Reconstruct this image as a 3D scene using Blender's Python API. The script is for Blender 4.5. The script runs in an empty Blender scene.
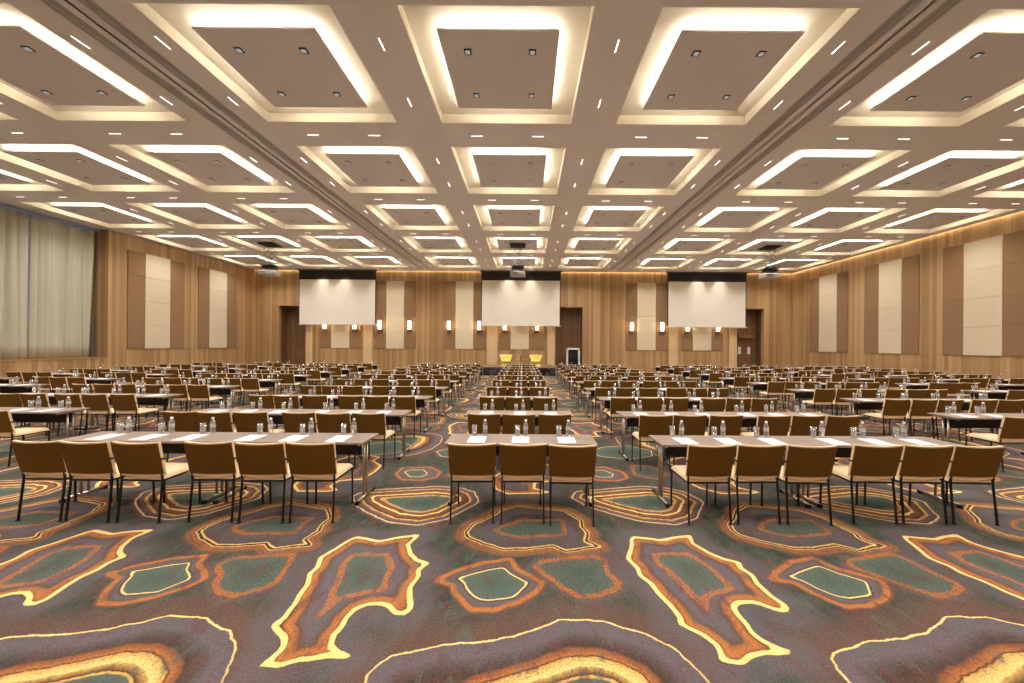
import bpy, math, random
import numpy as np
from mathutils import Vector, Matrix
random.seed(7); np.random.seed(7)
SC = bpy.context.scene
COL = SC.collection
PI = math.pi

# ------------------------------------------------------------------ camera, world, exposure
cam_d = bpy.data.cameras.new('camera'); cam = bpy.data.objects.new('camera', cam_d); COL.objects.link(cam)
cam.location = (0, 0, 1.9)
cam.rotation_euler = (PI/2, -0.0069, 0)
cam_d.sensor_width = 36; cam_d.lens = 13.10; cam_d.shift_x = -0.01416; cam_d.shift_y = 0.0038
cam_d.clip_start = 0.05; cam_d.clip_end = 200
SC.camera = cam
SC.view_settings.view_transform = 'Standard'; SC.view_settings.look = 'None'
SC.view_settings.gamma = 1; SC.view_settings.use_curve_mapping = False
SC.view_settings.exposure = 0.42
w = bpy.data.worlds.new('world'); SC.world = w; w.use_nodes = True
w.node_tree.nodes['Background'].inputs[0].default_value = (0.36, 0.43, 0.62, 1)
w.node_tree.nodes['Background'].inputs[1].default_value = 0.35
SPOT_W = 92.0          # each recessed downlight
STRIP_E = 19.0         # coffer light strips
SLOT_E = 2.6          # slot downlights
COVE_E = 14.0

# ------------------------------------------------------------------ room dimensions (metres)
CEIL = 7.3; XL = -20.0; XR = 19.5; YB = 27.4; YF = -4.0
CH = 5.4
COLX = [-.0975 + o for o in (-3.25, -2.49, -1.73, -.784, 0, .784, 1.748, 2.53, 3.31)]
COLX = [c*CH for c in COLX]
ROWY = [(1.389 + .785*k)*CH for k in range(-2, 5)]
COFW = .582*CH

# ------------------------------------------------------------------ material helpers
def srgb(r, g, b):
    f = lambda c: (c/255/12.92) if c/255 <= .04045 else ((c/255+.055)/1.055)**2.4
    return (f(r), f(g), f(b), 1)
def mat(name, col, rough=.6, metal=0, emit=None, es=0, noise=0, nscale=20, spec=.5):
    m = bpy.data.materials.new(name); m.use_nodes = True
    nt = m.node_tree; b = nt.nodes['Principled BSDF']
    b.inputs['Base Color'].default_value = col; b.inputs['Roughness'].default_value = rough
    b.inputs['Metallic'].default_value = metal; b.inputs['Specular IOR Level'].default_value = spec
    if emit:
        b.inputs['Emission Color'].default_value = emit; b.inputs['Emission Strength'].default_value = es
    if noise:
        tc = nt.nodes.new('ShaderNodeTexCoord'); n = nt.nodes.new('ShaderNodeTexNoise')
        n.inputs['Scale'].default_value = nscale; n.inputs['Detail'].default_value = 4
        nt.links.new(tc.outputs['Object'], n.inputs['Vector'])
        hs = nt.nodes.new('ShaderNodeHueSaturation'); hs.inputs['Color'].default_value = col
        mr = nt.nodes.new('ShaderNodeMapRange'); mr.inputs['To Min'].default_value = 1-noise; mr.inputs['To Max'].default_value = 1+noise
        nt.links.new(n.outputs['Fac'], mr.inputs['Value']); nt.links.new(mr.outputs[0], hs.inputs['Value'])
        nt.links.new(hs.outputs[0], b.inputs['Base Color'])
    return m
def math_node(nt, op, a, b=None, c=None):
    n = nt.nodes.new('ShaderNodeMath'); n.operation = op
    for i, v in enumerate((a, b, c)):
        if v is None: continue
        if isinstance(v, (int, float)): n.inputs[i].default_value = v
        else: nt.links.new(v, n.inputs[i])
    return n.outputs[0]
def wood(name, c1, c2, c3, pitch=.14, rough=.45):
    m = bpy.data.materials.new(name); m.use_nodes = True; nt = m.node_tree; b = nt.nodes['Principled BSDF']
    g = nt.nodes.new('ShaderNodeNewGeometry'); s = nt.nodes.new('ShaderNodeSeparateXYZ'); nt.links.new(g.outputs['Position'], s.inputs[0])
    u = math_node(nt, 'ADD', s.outputs[0], s.outputs[1])
    q = math_node(nt, 'DIVIDE', u, pitch)
    fl = math_node(nt, 'FLOOR', q)
    wn = nt.nodes.new('ShaderNodeTexWhiteNoise'); wn.noise_dimensions = '1D'; nt.links.new(fl, wn.inputs['W'])
    # fine grain stretched along the plank
    cb = nt.nodes.new('ShaderNodeCombineXYZ')
    nt.links.new(math_node(nt, 'MULTIPLY', u, 16.0), cb.inputs[0])
    nt.links.new(math_node(nt, 'MULTIPLY_ADD', wn.outputs['Value'], 40.0, math_node(nt, 'MULTIPLY', s.outputs[2], .35)), cb.inputs[1])
    nz = nt.nodes.new('ShaderNodeTexNoise'); nz.inputs['Scale'].default_value = 1.0; nz.inputs['Detail'].default_value = 5; nt.links.new(cb.outputs[0], nz.inputs['Vector'])
    mixv = math_node(nt, 'MULTIPLY_ADD', wn.outputs['Value'], .56, math_node(nt, 'MULTIPLY', nz.outputs['Fac'], .42))
    r = nt.nodes.new('ShaderNodeValToRGB'); e = r.color_ramp.elements
    e[0].position = .1; e[0].color = c1; e[1].position = .9; e[1].color = c3
    x = e.new(.5); x.color = c2
    nt.links.new(mixv, r.inputs[0])
    fr = math_node(nt, 'FRACT', q)
    edge = math_node(nt, 'GREATER_THAN', math_node(nt, 'ABSOLUTE', math_node(nt, 'SUBTRACT', fr, .5)), .47)
    mx = nt.nodes.new('ShaderNodeMix'); mx.data_type = 'RGBA'; mx.blend_type = 'MULTIPLY'
    nt.links.new(math_node(nt, 'MULTIPLY', edge, .35), mx.inputs[0]); nt.links.new(r.outputs[0], mx.inputs[6]); mx.inputs[7].default_value = (.3, .2, .12, 1)
    nt.links.new(mx.outputs[2], b.inputs['Base Color']); b.inputs['Roughness'].default_value = rough
    return m
def clear_mat(name, tint, fac):
    m = bpy.data.materials.new(name); m.use_nodes = True; nt = m.node_tree
    for n in list(nt.nodes): nt.nodes.remove(n)
    o = nt.nodes.new('ShaderNodeOutputMaterial'); t = nt.nodes.new('ShaderNodeBsdfTransparent'); t.inputs[0].default_value = tint
    g = nt.nodes.new('ShaderNodeBsdfGlossy'); g.inputs['Roughness'].default_value = .08; g.inputs['Color'].default_value = (1, 1, 1, 1)
    d = nt.nodes.new('ShaderNodeBsdfTranslucent'); d.inputs[0].default_value = (.9, .9, .88, 1)
    lw = nt.nodes.new('ShaderNodeLayerWeight'); lw.inputs['Blend'].default_value = .35
    a = nt.nodes.new('ShaderNodeMixShader'); nt.links.new(lw.outputs['Facing'], a.inputs[0]); nt.links.new(t.outputs[0], a.inputs[1]); nt.links.new(g.outputs[0], a.inputs[2])
    c = nt.nodes.new('ShaderNodeMixShader'); c.inputs[0].default_value = fac; nt.links.new(a.outputs[0], c.inputs[1]); nt.links.new(d.outputs[0], c.inputs[2])
    nt.links.new(c.outputs[0], o.inputs[0]); return m

M = {}
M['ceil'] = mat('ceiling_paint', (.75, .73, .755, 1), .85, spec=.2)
M['cream'] = mat('cream_paint', (.82, .76, .64, 1), .8, spec=.2)
M['panelp'] = mat('panel_paint', (.69, .67, .695, 1), .85, spec=.2)
M['strip'] = mat('strip_glow', (1, 1, 1, 1), .5, emit=(1, .95, .84, 1), es=STRIP_E)
M['slot'] = mat('slot_glow', (1, 1, 1, 1), .5, emit=(1, .95, .88, 1), es=SLOT_E)
M['cove'] = mat('cove_glow', (1, 1, 1, 1), .5, emit=(1, .82, .52, 1), es=COVE_E)
M['dim'] = mat('dim_lens', srgb(70, 66, 70), .3, emit=(1, .95, .9, 1), es=.25)
M['black'] = mat('black_metal', (.012, .011, .010, 1), .4, metal=.3)
M['darkgap'] = mat('dark_gap', (.03, .024, .02, 1), .9)
M['slat'] = mat('slat_paint', (.68, .64, .64, 1), .8)
M['wood'] = wood('oak_panelling', srgb(142, 110, 72), srgb(168, 134, 92), srgb(192, 160, 116), .17)
M['wooddark'] = wood('dark_oak_lining', srgb(104, 76, 50), srgb(120, 90, 60), srgb(134, 102, 70), .17)
M['woodlight'] = wood('pale_oak_strip', srgb(206, 176, 134), srgb(211, 182, 141), srgb(216, 188, 148), .6)
M['brownpanel'] = mat('brown_fabric_panel', srgb(142, 112, 84), .95, noise=.06, nscale=60, spec=.1)
M['creampanel'] = mat('cream_fabric_panel', srgb(206, 192, 166), .95, noise=.04, nscale=60, spec=.1)
M['top'] = mat('laminate_top', srgb(134, 115, 102), .38, noise=.08, nscale=14)
M['topedge'] = mat('laminate_edge', srgb(96, 78, 64), .5)
M['chrome'] = mat('brushed_metal', (.50, .44, .38, 1), .28, metal=1)
M['mesh'] = mat('black_modesty', (.012, .010, .010, 1), .8)
M['seat'] = mat('beige_upholstery', srgb(230, 202, 162), .85, noise=.05, nscale=40, spec=.15)
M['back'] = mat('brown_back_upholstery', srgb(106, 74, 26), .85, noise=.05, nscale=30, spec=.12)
M['paper'] = mat('white_paper', (.74, .75, .80, 1), .7)
M['bottle'] = clear_mat('clear_plastic', (.93, .93, .93, 1), .16)
M['glass'] = clear_mat('clear_glass', (.95, .95, .95, 1), .09)
M['cap'] = mat('white_cap', (.8, .8, .8, 1), .4)
M['labelp'] = clear_mat('bottle_label', (.92, .92, .92, 1), .35)
M['screen'] = mat('screen_fabric', (.74, .68, .60, 1), .9, spec=.1)
M['screenborder'] = mat('screen_border', (.022, .018, .017, 1), .8)
M['curtain'] = mat('curtain_fabric', srgb(184, 182, 164), .95, noise=.04, nscale=5, spec=.05)
M['sconce'] = mat('sconce_glow', (1, 1, 1, 1), .5, emit=(1, .86, .62, 1), es=1.9)
M['brass'] = mat('bronze_metal', (.30, .19, .10, 1), .35, metal=1)
M['yellow'] = mat('yellow_upholstery', srgb(226, 206, 110), .8)
M['white'] = mat('white_paint', (.80, .80, .78, 1), .5)
M['darkglass'] = mat('dark_glass', (.015, .013, .012, 1), .12)
M['grey'] = mat('grey_plastic', (.12, .11, .11, 1), .5)
M['pale'] = mat('pale_grey_plastic', (.42, .40, .39, 1), .5)
M['doorwood'] = wood('door_veneer', srgb(118, 82, 58), srgb(128, 90, 64), srgb(136, 96, 70), .9)
M['sill'] = mat('sill_wood', srgb(176, 134, 90), .5)
M['bottledark'] = mat('dark_bottle', (.02, .012, .008, 1), .15)

# black marble stage skirt
def marble():
    m = bpy.data.materials.new('black_veined_skirt'); m.use_nodes = True; nt = m.node_tree; b = nt.nodes['Principled BSDF']
    g = nt.nodes.new('ShaderNodeNewGeometry'); n = nt.nodes.new('ShaderNodeTexNoise'); n.inputs['Scale'].default_value = 2.2; n.inputs['Detail'].default_value = 6
    nt.links.new(g.outputs['Position'], n.inputs['Vector'])
    r = nt.nodes.new('ShaderNodeValToRGB'); e = r.color_ramp.elements
    e[0].position = .45; e[0].color = (.008, .008, .010, 1); e[1].position = .60; e[1].color = (.012, .012, .014, 1); x = e.new(.52); x.color = (.10, .10, .11, 1)
    nt.links.new(n.outputs['Fac'], r.inputs[0]); nt.links.new(r.outputs[0], b.inputs['Base Color']); b.inputs['Roughness'].default_value = .3
    return m
M['marble'] = marble()

# ------------------------------------------------------------------ mesh builder
class MB:
    def __init__(s): s.v = []; s.f = []; s.m = []; s.s = []
    def add(s, vs, fs, mi=0, smooth=False):
        o = len(s.v); s.v += [tuple(p) for p in vs]
        for f in fs: s.f.append([i+o for i in f]); s.m.append(mi); s.s.append(smooth)
    def box(s, x0, x1, y0, y1, z0, z1, mi=0):
        s.add([(x0,y0,z0),(x1,y0,z0),(x1,y1,z0),(x0,y1,z0),(x0,y0,z1),(x1,y0,z1),(x1,y1,z1),(x0,y1,z1)],
              [(0,3,2,1),(4,5,6,7),(0,1,5,4),(1,2,6,5),(2,3,7,6),(3,0,4,7)], mi)
    def bbox(s, x0, x1, y0, y1, z0, z1, c=.005, mi=0):
        # box with chamfered vertical and horizontal edges
        vs = []; 
        for z, i in ((z0, c), (z0+c, 0), (z1-c, 0), (z1, c)):
            a, b, p, q = x0+i, x1-i, y0+i, y1-i
            vs += [(a+c,p,z),(b-c,p,z),(b,p+c,z),(b,q-c,z),(b-c,q,z),(a+c,q,z),(a,q-c,z),(a,p+c,z)]
        fs = [tuple(reversed(range(8))), tuple(range(24, 32))]
        for k in range(3):
            for i in range(8): fs.append((k*8+i, k*8+(i+1) % 8, (k+1)*8+(i+1) % 8, (k+1)*8+i))
        s.add(vs, fs, mi)
    def tube(s, pts, r, n=8, mi=0, smooth=True, sq=False):
        if sq: n = 4; smooth = False
        pts = [Vector(p) for p in pts]; rings = []; rr = r if isinstance(r, (list, tuple)) else [r]*len(pts)
        for i, p in enumerate(pts):
            d = (pts[min(i+1, len(pts)-1)] - pts[max(i-1, 0)]).normalized()
            a = Vector((1, 0, 0)) if abs(d.x) < .8 else Vector((0, 1, 0))
            u = d.cross(a).normalized(); v = d.cross(u)
            off = PI/4 if sq else 0
            k = rr[i]*(1.3 if sq else 1)
            rings.append([p + u*math.cos(off+2*PI*j/n)*k + v*math.sin(off+2*PI*j/n)*k for j in range(n)])
        vs = [q for ring in rings for q in ring]; fs = []
        for i in range(len(pts)-1):
            for j in range(n): fs.append((i*n+j, i*n+(j+1) % n, (i+1)*n+(j+1) % n, (i+1)*n+j))
        fs.append(tuple(reversed(range(n)))); fs.append(tuple(range((len(pts)-1)*n, len(pts)*n)))
        s.add(vs, fs, mi, smooth)
    def lathe(s, prof, n=14, c=(0, 0, 0), mi=0, close=True):
        vs = []; fs = []
        for r, z in prof:
            vs += [(c[0]+r*math.cos(2*PI*j/n), c[1]+r*math.sin(2*PI*j/n), c[2]+z) for j in range(n)]
        for i in range(len(prof)-1):
            for j in range(n): fs.append((i*n+j, i*n+(j+1) % n, (i+1)*n+(j+1) % n, (i+1)*n+j))
        s.add(vs, fs, mi, True)
        if close:
            s.add([vs[j] for j in range(n)], [tuple(reversed(range(n)))], mi)
            k = (len(prof)-1)*n
            s.add([vs[k+j] for j in range(n)], [tuple(range(n))], mi)
    def grid(s, P, mi=0, smooth=True, flip=False):
        # P[i][j] points
        ni, nj = len(P), len(P[0]); vs = [p for row in P for p in row]; fs = []
        for i in range(ni-1):
            for j in range(nj-1):
                f = (i*nj+j, (i+1)*nj+j, (i+1)*nj+j+1, i*nj+j+1); fs.append(tuple(reversed(f)) if flip else f)
        s.add(vs, fs, mi, smooth)
    def mesh(s, name, mats):
        me = bpy.data.meshes.new(name); me.from_pydata(s.v, [], s.f); me.update()
        for m in mats: me.materials.append(m)
        me.polygons.foreach_set('material_index', s.m); me.polygons.foreach_set('use_smooth', s.s)
        return me
    def build(s, name, mats, parent=None, loc=(0, 0, 0)):
        if not isinstance(mats, (list, tuple)): mats = [mats]
        o = bpy.data.objects.new(name, s.mesh(name, mats)); COL.objects.link(o); o.location = loc
        if parent: o.parent = parent
        return o
def tag(o, label=None, cat=None, group=None, kind=None):
    if label: o['label'] = label
    if cat: o['category'] = cat
    if group: o['group'] = group
    o['kind'] = kind or 'thing'
    return o
def empty(name, loc=(0, 0, 0), rz=0):
    o = bpy.data.objects.new(name, None); COL.objects.link(o); o.location = loc; o.rotation_euler = (0, 0, rz); o.empty_display_size = .1
    return o
def copy_tree(o, parent=None):
    c = o.copy(); COL.objects.link(c)
    if parent: c.parent = parent
    for ch in KIDS.get(o.name, []): copy_tree(ch, c)
    return c
KIDS = {}
def register(o):
    KIDS[o.name] = list(o.children)
    for ch in o.children: register(ch)
ORD = ['first','second','third','fourth','fifth','sixth','seventh','eighth','ninth','tenth']

# ------------------------------------------------------------------ carpet (flowing agate pattern woven in a repeat of 2.75 x 5.5 m)
LEAF = [(-1.571,2.203),(-1.536,2.26),(-1.526,2.326),(-1.577,2.417),(-1.697,2.521),(-1.662,2.573),(-1.687,2.724),(-1.719,2.806),(-1.741,2.955),(-1.798,3.069),(-1.784,3.174),(-1.825,3.306),(-1.765,3.45),(-1.71,3.632),(-1.663,3.69),(-1.406,3.612),(-1.255,3.671),(-1.067,3.713),(-1.104,3.547),(-1.033,3.396),(-.946,3.297),(-.846,3.241),(-.882,3.149),(-.845,3.056),(-.88,2.933),(-.851,2.787),(-.812,2.68),(-.84,2.624),(-.92,2.624),(-.999,2.691),(-1.073,2.717),(-1.143,2.708),(-1.2,2.671),(-1.224,2.589),(-1.214,2.496),(-1.231,2.431),(-1.202,2.359),(-1.138,2.31),(-1.058,2.273),(-1.087,2.255),(-1.24,2.253),(-1.336,2.235),(-1.437,2.181)]
LEAFIN = [(-1.551,3.369),(-1.251,3.394),(-1.121,3.128),(-1.091,2.885),(-1.364,2.782),(-1.432,2.599),(-1.453,2.809),(-1.537,3.089),(-1.576,3.232)]
CELL = [(-3.116,2.879),(-3.162,2.94),(-3.204,3.036),(-3.278,3.086),(-3.073,3.177),(-2.903,3.228),(-2.832,3.126),(-2.689,3.002),(-2.801,2.838),(-3.0,2.807),(-3.072,2.835)]
CELLOUT = [(-3.172,2.791),(-3.256,2.908),(-3.278,3.0),(-3.446,3.067),(-3.284,3.193),(-3.09,3.31),(-2.844,3.366),(-2.779,3.199),(-2.563,3.01),(-2.612,2.884),(-2.745,2.782),(-2.934,2.712),(-3.098,2.71)]
RING = [(.062,3.178),(.206,3.058),(.276,2.915),(.401,2.814),(.554,2.815),(.733,2.92),(.762,2.998),(.717,3.114),(.692,3.297),(.639,3.376),(.452,3.353),(.131,3.29)]
DOUBLE = [(-.595,3.795),(-.557,3.944),(-.423,4.079),(-.283,4.284),(-.097,4.412),(.446,4.296),(.602,4.067),(.592,3.909),(.633,3.788),(.584,3.628),(.701,3.524),(.564,3.502),(.381,3.44),(.258,3.539),(-.008,3.475),(-.205,3.472),(-.438,3.593),(-.58,3.702)]
DOUBLEIN = [(-.323,3.822),(-.21,3.949),(-.037,4.058),(.397,4.064),(.404,3.761),(.247,3.713),(-.079,3.686),(-.246,3.752)]
LENS = [(-2.163,4.654),(-2.002,4.388),(-1.79,4.203),(-1.479,3.988),(-1.128,3.916),(-.837,4.068),(-.677,4.326),(-.556,4.498),(-.648,4.81),(-.83,4.945),(-1.172,5.011),(-1.641,4.93),(-2.069,4.853)]
SMALL = [(-1.824,5.566),(-1.665,5.353),(-1.489,5.356),(-1.435,5.485),(-1.545,5.664),(-1.73,5.66)]
SMALLOUT = [(-1.929,5.475),(-1.741,5.229),(-1.444,5.195),(-1.274,5.319),(-1.275,5.578),(-1.489,5.809),(-1.917,5.751)]
SQUIG = [(-2.937,4.792),(-2.513,4.799),(-2.407,4.837),(-2.594,4.981),(-2.593,5.179),(-2.286,5.226),(-2.256,5.444),(-2.25,5.833),(-2.477,6.1),(-2.458,6.276),(-2.7,6.42),(-3.0,6.3),(-3.13,6.05),(-3.06,5.7),(-3.2,5.35),(-3.12,4.98)]
SQIN = [(-2.75,5.1),(-2.5,5.4),(-2.55,5.8),(-2.75,6.1),(-2.93,5.8),(-2.88,5.4)]
ARC = [(-.894,2.09),(-.899,2.135),(-.871,2.212),(-.817,2.27),(-.689,2.305),(-.544,2.354),(-.26,2.387),(-.081,2.43),(.103,2.508),(.246,2.586),(.543,2.577),(.635,2.524),(.79,2.47),(.931,2.357),(.994,2.245),(1.042,2.11),(1.08,1.75),(1.02,1.3),(.8,.95),(.45,.78),(.05,.72),(-.4,.9),(-.75,1.2),(-.93,1.65)]
THICK = [(-.227,2.1),(-.07,2.142),(.123,2.22),(.281,2.284),(.437,2.286),(.566,2.241),(.667,2.172),(.712,2.107),(.76,1.8),(.7,1.4),(.5,1.12),(.1,1.05),(-.3,1.2),(-.52,1.6),(-.45,1.95)]
FARCELL = [(-1.45,6.35),(-1.0,6.2),(-.55,6.4),(-.45,6.75),(-.8,7.05),(-1.3,6.95),(-1.6,6.65)]
FARCELL2 = [(-.35,6.55),(.1,6.35),(.55,6.6),(.6,7.0),(.2,7.35),(-.25,7.1)]
MIDCELL = [(-1.15,5.45),(-.85,5.25),(-.62,5.5),(-.75,5.85),(-1.05,5.9)]
PX, PY = 2.70, 5.5
def lay(x):        # the carpet lies a touch askew to the room
    return np.where(x < -1.3, .035, -.019)*(x+1.3)
def across(x): return np.where(x < -1.3, x, -1.3+(x+1.3)*.984)
NX, NY = 80, 160
def sdf(poly):
    P = np.array(poly); P[:, 1] += lay(P[:, 0]); P[:, 0] = across(P[:, 0]); gx, gy = np.meshgrid(np.arange(NX)*PX/NX, np.arange(NY)*PY/NY, indexing='ij')
    best = np.full(gx.shape, 1e9); sgn = np.ones(gx.shape)
    c = P.mean(0); k0 = math.floor(c[0]/PX); l0 = math.floor(c[1]/PY)
    for i in (-1, 0, 1):
        for j in (-1, 0, 1):
            Q = P + np.array([(i-k0)*PX, (j-l0)*PY]); ins = np.zeros(gx.shape, bool)
            for a in range(len(Q)):
                ax, ay = Q[a]; bx, by = Q[(a+1) % len(Q)]
                dx, dy = bx-ax, by-ay; t = np.clip(((gx-ax)*dx+(gy-ay)*dy)/(dx*dx+dy*dy+1e-12), 0, 1)
                best = np.minimum(best, np.hypot(gx-ax-t*dx, gy-ay-t*dy))
                cr = (ay > gy) != (by > gy)
                with np.errstate(divide='ignore', invalid='ignore'): xi = ax + (gy-ay)*dx/(dy if abs(dy) > 1e-9 else 1e-9)
                ins ^= cr & (gx < xi)
            sgn[ins] = -1
    return best*sgn
umin = lambda *a: np.minimum.reduce([sdf(p) for p in a])
FIELDS = {'leaf': umin(LEAF, SQUIG), 'ring': umin(LEAFIN, RING, DOUBLEIN, SQIN, MIDCELL), 'cell': umin(CELL, SMALL, FARCELL, FARCELL2),
          'cellout': umin(CELLOUT, SMALLOUT), 'double': umin(DOUBLE), 'lens': umin(LENS), 'arc': umin(ARC), 'thick': umin(THICK)}
FIELDS['gap'] = np.minimum.reduce([FIELDS[k] for k in ('leaf', 'ring', 'cell', 'cellout', 'double', 'lens', 'arc')])
def carpet_material():
    m = bpy.data.materials.new('agate_carpet'); m.use_nodes = True; nt = m.node_tree; b = nt.nodes['Principled BSDF']
    L = nt.links.new
    g = nt.nodes.new('ShaderNodeNewGeometry')
    def noise(scale, detail=3, dist=0, sx=1, sy=1, rough=.5):
        mp = nt.nodes.new('ShaderNodeMapping'); mp.inputs['Scale'].default_value = (sx, sy, 1); L(g.outputs['Position'], mp.inputs[0])
        n = nt.nodes.new('ShaderNodeTexNoise'); n.inputs['Scale'].default_value = scale; n.inputs['Detail'].default_value = detail; n.inputs['Distortion'].default_value = dist; n.inputs['Roughness'].default_value = rough
        L(mp.outputs[0], n.inputs['Vector']); return n.outputs['Fac']
    wob = math_node(nt, 'MULTIPLY', math_node(nt, 'SUBTRACT', noise(9, 5, 0, 1, 1, .65), .5), .05)
    wob2 = math_node(nt, 'MULTIPLY', math_node(nt, 'SUBTRACT', noise(2.2, 2), .5), .09)
    speck = noise(70, 4, 0, 1, 1, .8)
    tuft = noise(160, 1)
    def attr(n):
        a = nt.nodes.new('ShaderNodeAttribute'); a.attribute_name = n; return a.outputs['Fac']
    def ramp(v, stops, interp='LINEAR'):
        r = nt.nodes.new('ShaderNodeValToRGB'); r.color_ramp.interpolation = interp; e = r.color_ramp.elements
        e[0].position = stops[0][0]; e[0].color = stops[0][1]; e[1].position = stops[-1][0]; e[1].color = stops[-1][1]
        for p, c in stops[1:-1]: x = e.new(p); x.color = c
        L(v, r.inputs[0]); return r
    def mix(f, a, c, bt='MIX'):
        x = nt.nodes.new('ShaderNodeMix'); x.data_type = 'RGBA'; x.blend_type = bt
        if isinstance(f, (int, float)): x.inputs[0].default_value = f
        else: L(f, x.inputs[0])
        for i, q in ((6, a), (7, c)):
            if isinstance(q, tuple): x.inputs[i].default_value = q
            else: L(q, x.inputs[i])
        return x.outputs[2]
    TEAL = srgb(86, 99, 88); TEAL2 = srgb(66, 82, 73); BRN = srgb(102, 76, 66); PUR = srgb(102, 92, 98); DBR = srgb(72, 50, 40)
    OR = srgb(176, 110, 60); ORR = srgb(134, 84, 56); YEL = srgb(230, 198, 126); YG = srgb(204, 162, 92); GRY = srgb(94, 82, 76)
    # ground: drifting brown, purple-grey and teal
    n1 = noise(1.35, 4, 1.2, 1, 1.3, .55)
    ground = ramp(n1, [(.28, TEAL2), (.41, TEAL), (.44, BRN), (.465, PUR), (.485, TEAL), (.56, TEAL2), (.62, GRY), (.69, BRN)]).outputs[0]
    gapv = math_node(nt, 'ADD', attr('gap'), math_node(nt, 'MULTIPLY', math_node(nt, 'SUBTRACT', noise(2.6, 4, .8), .5), .5))
    gapt = math_node(nt, 'MULTIPLY', ramp(gapv, [(.07, (0, 0, 0, 1)), (.17, (1, 1, 1, 1))]).outputs[0], .85)
    ground = mix(gapt, ground, mix(noise(3.5, 4), TEAL2, TEAL))
    streak = noise(6, 5, .4, 1.0, .55, .6)
    ground = mix(.55, ground, ramp(streak, [(.32, srgb(70, 58, 50)), (.5, srgb(112, 92, 84)), (.68, srgb(134, 104, 96))]).outputs[0], 'SOFT_LIGHT')
    ground = mix(ramp(streak, [(.50, (0, 0, 0, 1)), (.66, (.35, .35, .35, 1))]).outputs[0], ground, BRN)
    def layer(base, v, stops, offs, span, sp=None):
        # stops: (distance, colour, alpha); distances mapped into 0..1
        t = math_node(nt, 'DIVIDE', math_node(nt, 'ADD', v, offs), span)
        st = [((d+offs)/span, tuple(c[:3])+(a,)) for d, c, a in stops]
        r = ramp(t, st); a = r.outputs['Alpha']
        if sp is not None: a = math_node(nt, 'MULTIPLY', a, sp)
        return mix(a, base, r.outputs['Color'])
    spk = math_node(nt, 'MULTIPLY_ADD', ramp(speck, [(.40, (0, 0, 0, 1)), (.58, (1, 1, 1, 1))]).outputs[0], .65, .35)
    def var(n, k=1.0, w=wob): return math_node(nt, 'ADD', attr(n), w)
    c = ground
    teal_in = mix(ramp(streak, [(.42, (0, 0, 0, 1)), (.66, (.7, .7, .7, 1))]).outputs[0], TEAL, TEAL2)
    # big arcs: thin line, purple band, orange glow, broad yellow band
    v = var('arc')
    c = layer(c, v, [(-.40, BRN, .85), (-.22, DBR, .6), (-.10, PUR, .9), (-.009, PUR, .8), (-.005, YEL, 1), (.005, YEL, 1), (.010, BRN, .8), (.12, BRN, .7), (.30, BRN, 0)], .40, .70)
    v = var('thick')
    c = layer(c, v, [(-.30, TEAL2, 1), (-.155, TEAL, 1), (-.148, YG, 1), (-.138, YG, 1), (-.130, DBR, .9), (-.085, YG, .85), (-.075, YEL, 1), (-.010, YG, 1), (.0, DBR, 1), (.012, OR, .95), (.055, ORR, .9), (.075, BRN, 0)], .30, .38)
    c = mix(math_node(nt, 'MULTIPLY', math_node(nt, 'SUBTRACT', 1, spk), math_node(nt, 'MULTIPLY', math_node(nt, 'LESS_THAN', v, .05), math_node(nt, 'GREATER_THAN', v, -.13))), c, mix(.35, c, DBR))
    # nested lens
    v = var('lens')
    ln = []
    for d0, wd, cc in ((0, .010, srgb(214, 186, 150)), (-.085, .022, YG), (-.20, .020, YEL), (-.285, .016, YG)):
        ln += [(d0-wd-.012, DBR, .8), (d0-wd, cc, 1), (d0, cc, 1), (d0+.006, ORR, .85), (d0+.045, PUR if d0 > -.1 else ORR, .8 if d0 < 0 else 0)]
    ln.sort(key=lambda q: q[0]); ln = [(-.5, TEAL2, 1), (-.325, TEAL, 1)] + [q for q in ln if q[0] > -.31]
    c = layer(c, v, ln, .5, .6)
    # doubled line with orange haze
    v = var('double')
    c = layer(c, v, [(-.22, PUR, 0), (-.16, PUR, .8), (-.03, GRY, .8), (-.022, YG, 1), (-.010, YEL, 1), (-.004, DBR, 1), (.012, DBR, 1), (.020, YEL, 1), (.028, OR, .95), (.040, ORR, .8), (.052, OR, .9), (.070, ORR, .6), (.085, OR, .6), (.15, BRN, 0)], .22, .44)
    # leaves: thick yellow edge, brown line, orange band, purple heart
    thickn = math_node(nt, 'MULTIPLY', wob2, .85)
    v = math_node(nt, 'ADD', var('leaf', 1, math_node(nt, 'MULTIPLY', wob, .4)), 0)
    v2 = math_node(nt, 'ADD', v, thickn)
    c = layer(c, v, [(-.40, TEAL, 0), (-.30, PUR, .5), (-.15, PUR, .9), (-.105, BRN, .8), (-.088, OR, .7), (-.055, OR, 1), (-.035, ORR, 1), (-.024, DBR, 1), (.0, DBR, 1), (.012, PUR, .6), (.12, PUR, .5), (.25, GRY, 0)], .40, .66)
    c = layer(c, v2, [(-.036, YEL, 0), (-.030, YEL, 1), (.002, YEL, 1), (.008, YEL, 0)], .05, .08)
    # soft orange rings round teal hearts
    v = math_node(nt, 'MULTIPLY', math_node(nt, 'SUBTRACT', noise(4, 3), .5), .10); v = math_node(nt, 'ADD', attr('ring'), v)
    c = layer(c, v, [(-.30, TEAL2, 1), (-.055, TEAL, 1), (-.042, TEAL, .9), (-.030, OR, .85), (.010, OR, .95), (.020, ORR, .7), (.034, PUR, .7), (.085, PUR, 0)], .30, .40, spk)
    # outer orange ring of the small cells, then the cell itself
    v = math_node(nt, 'ADD', attr('cellout'), wob2)
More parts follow.
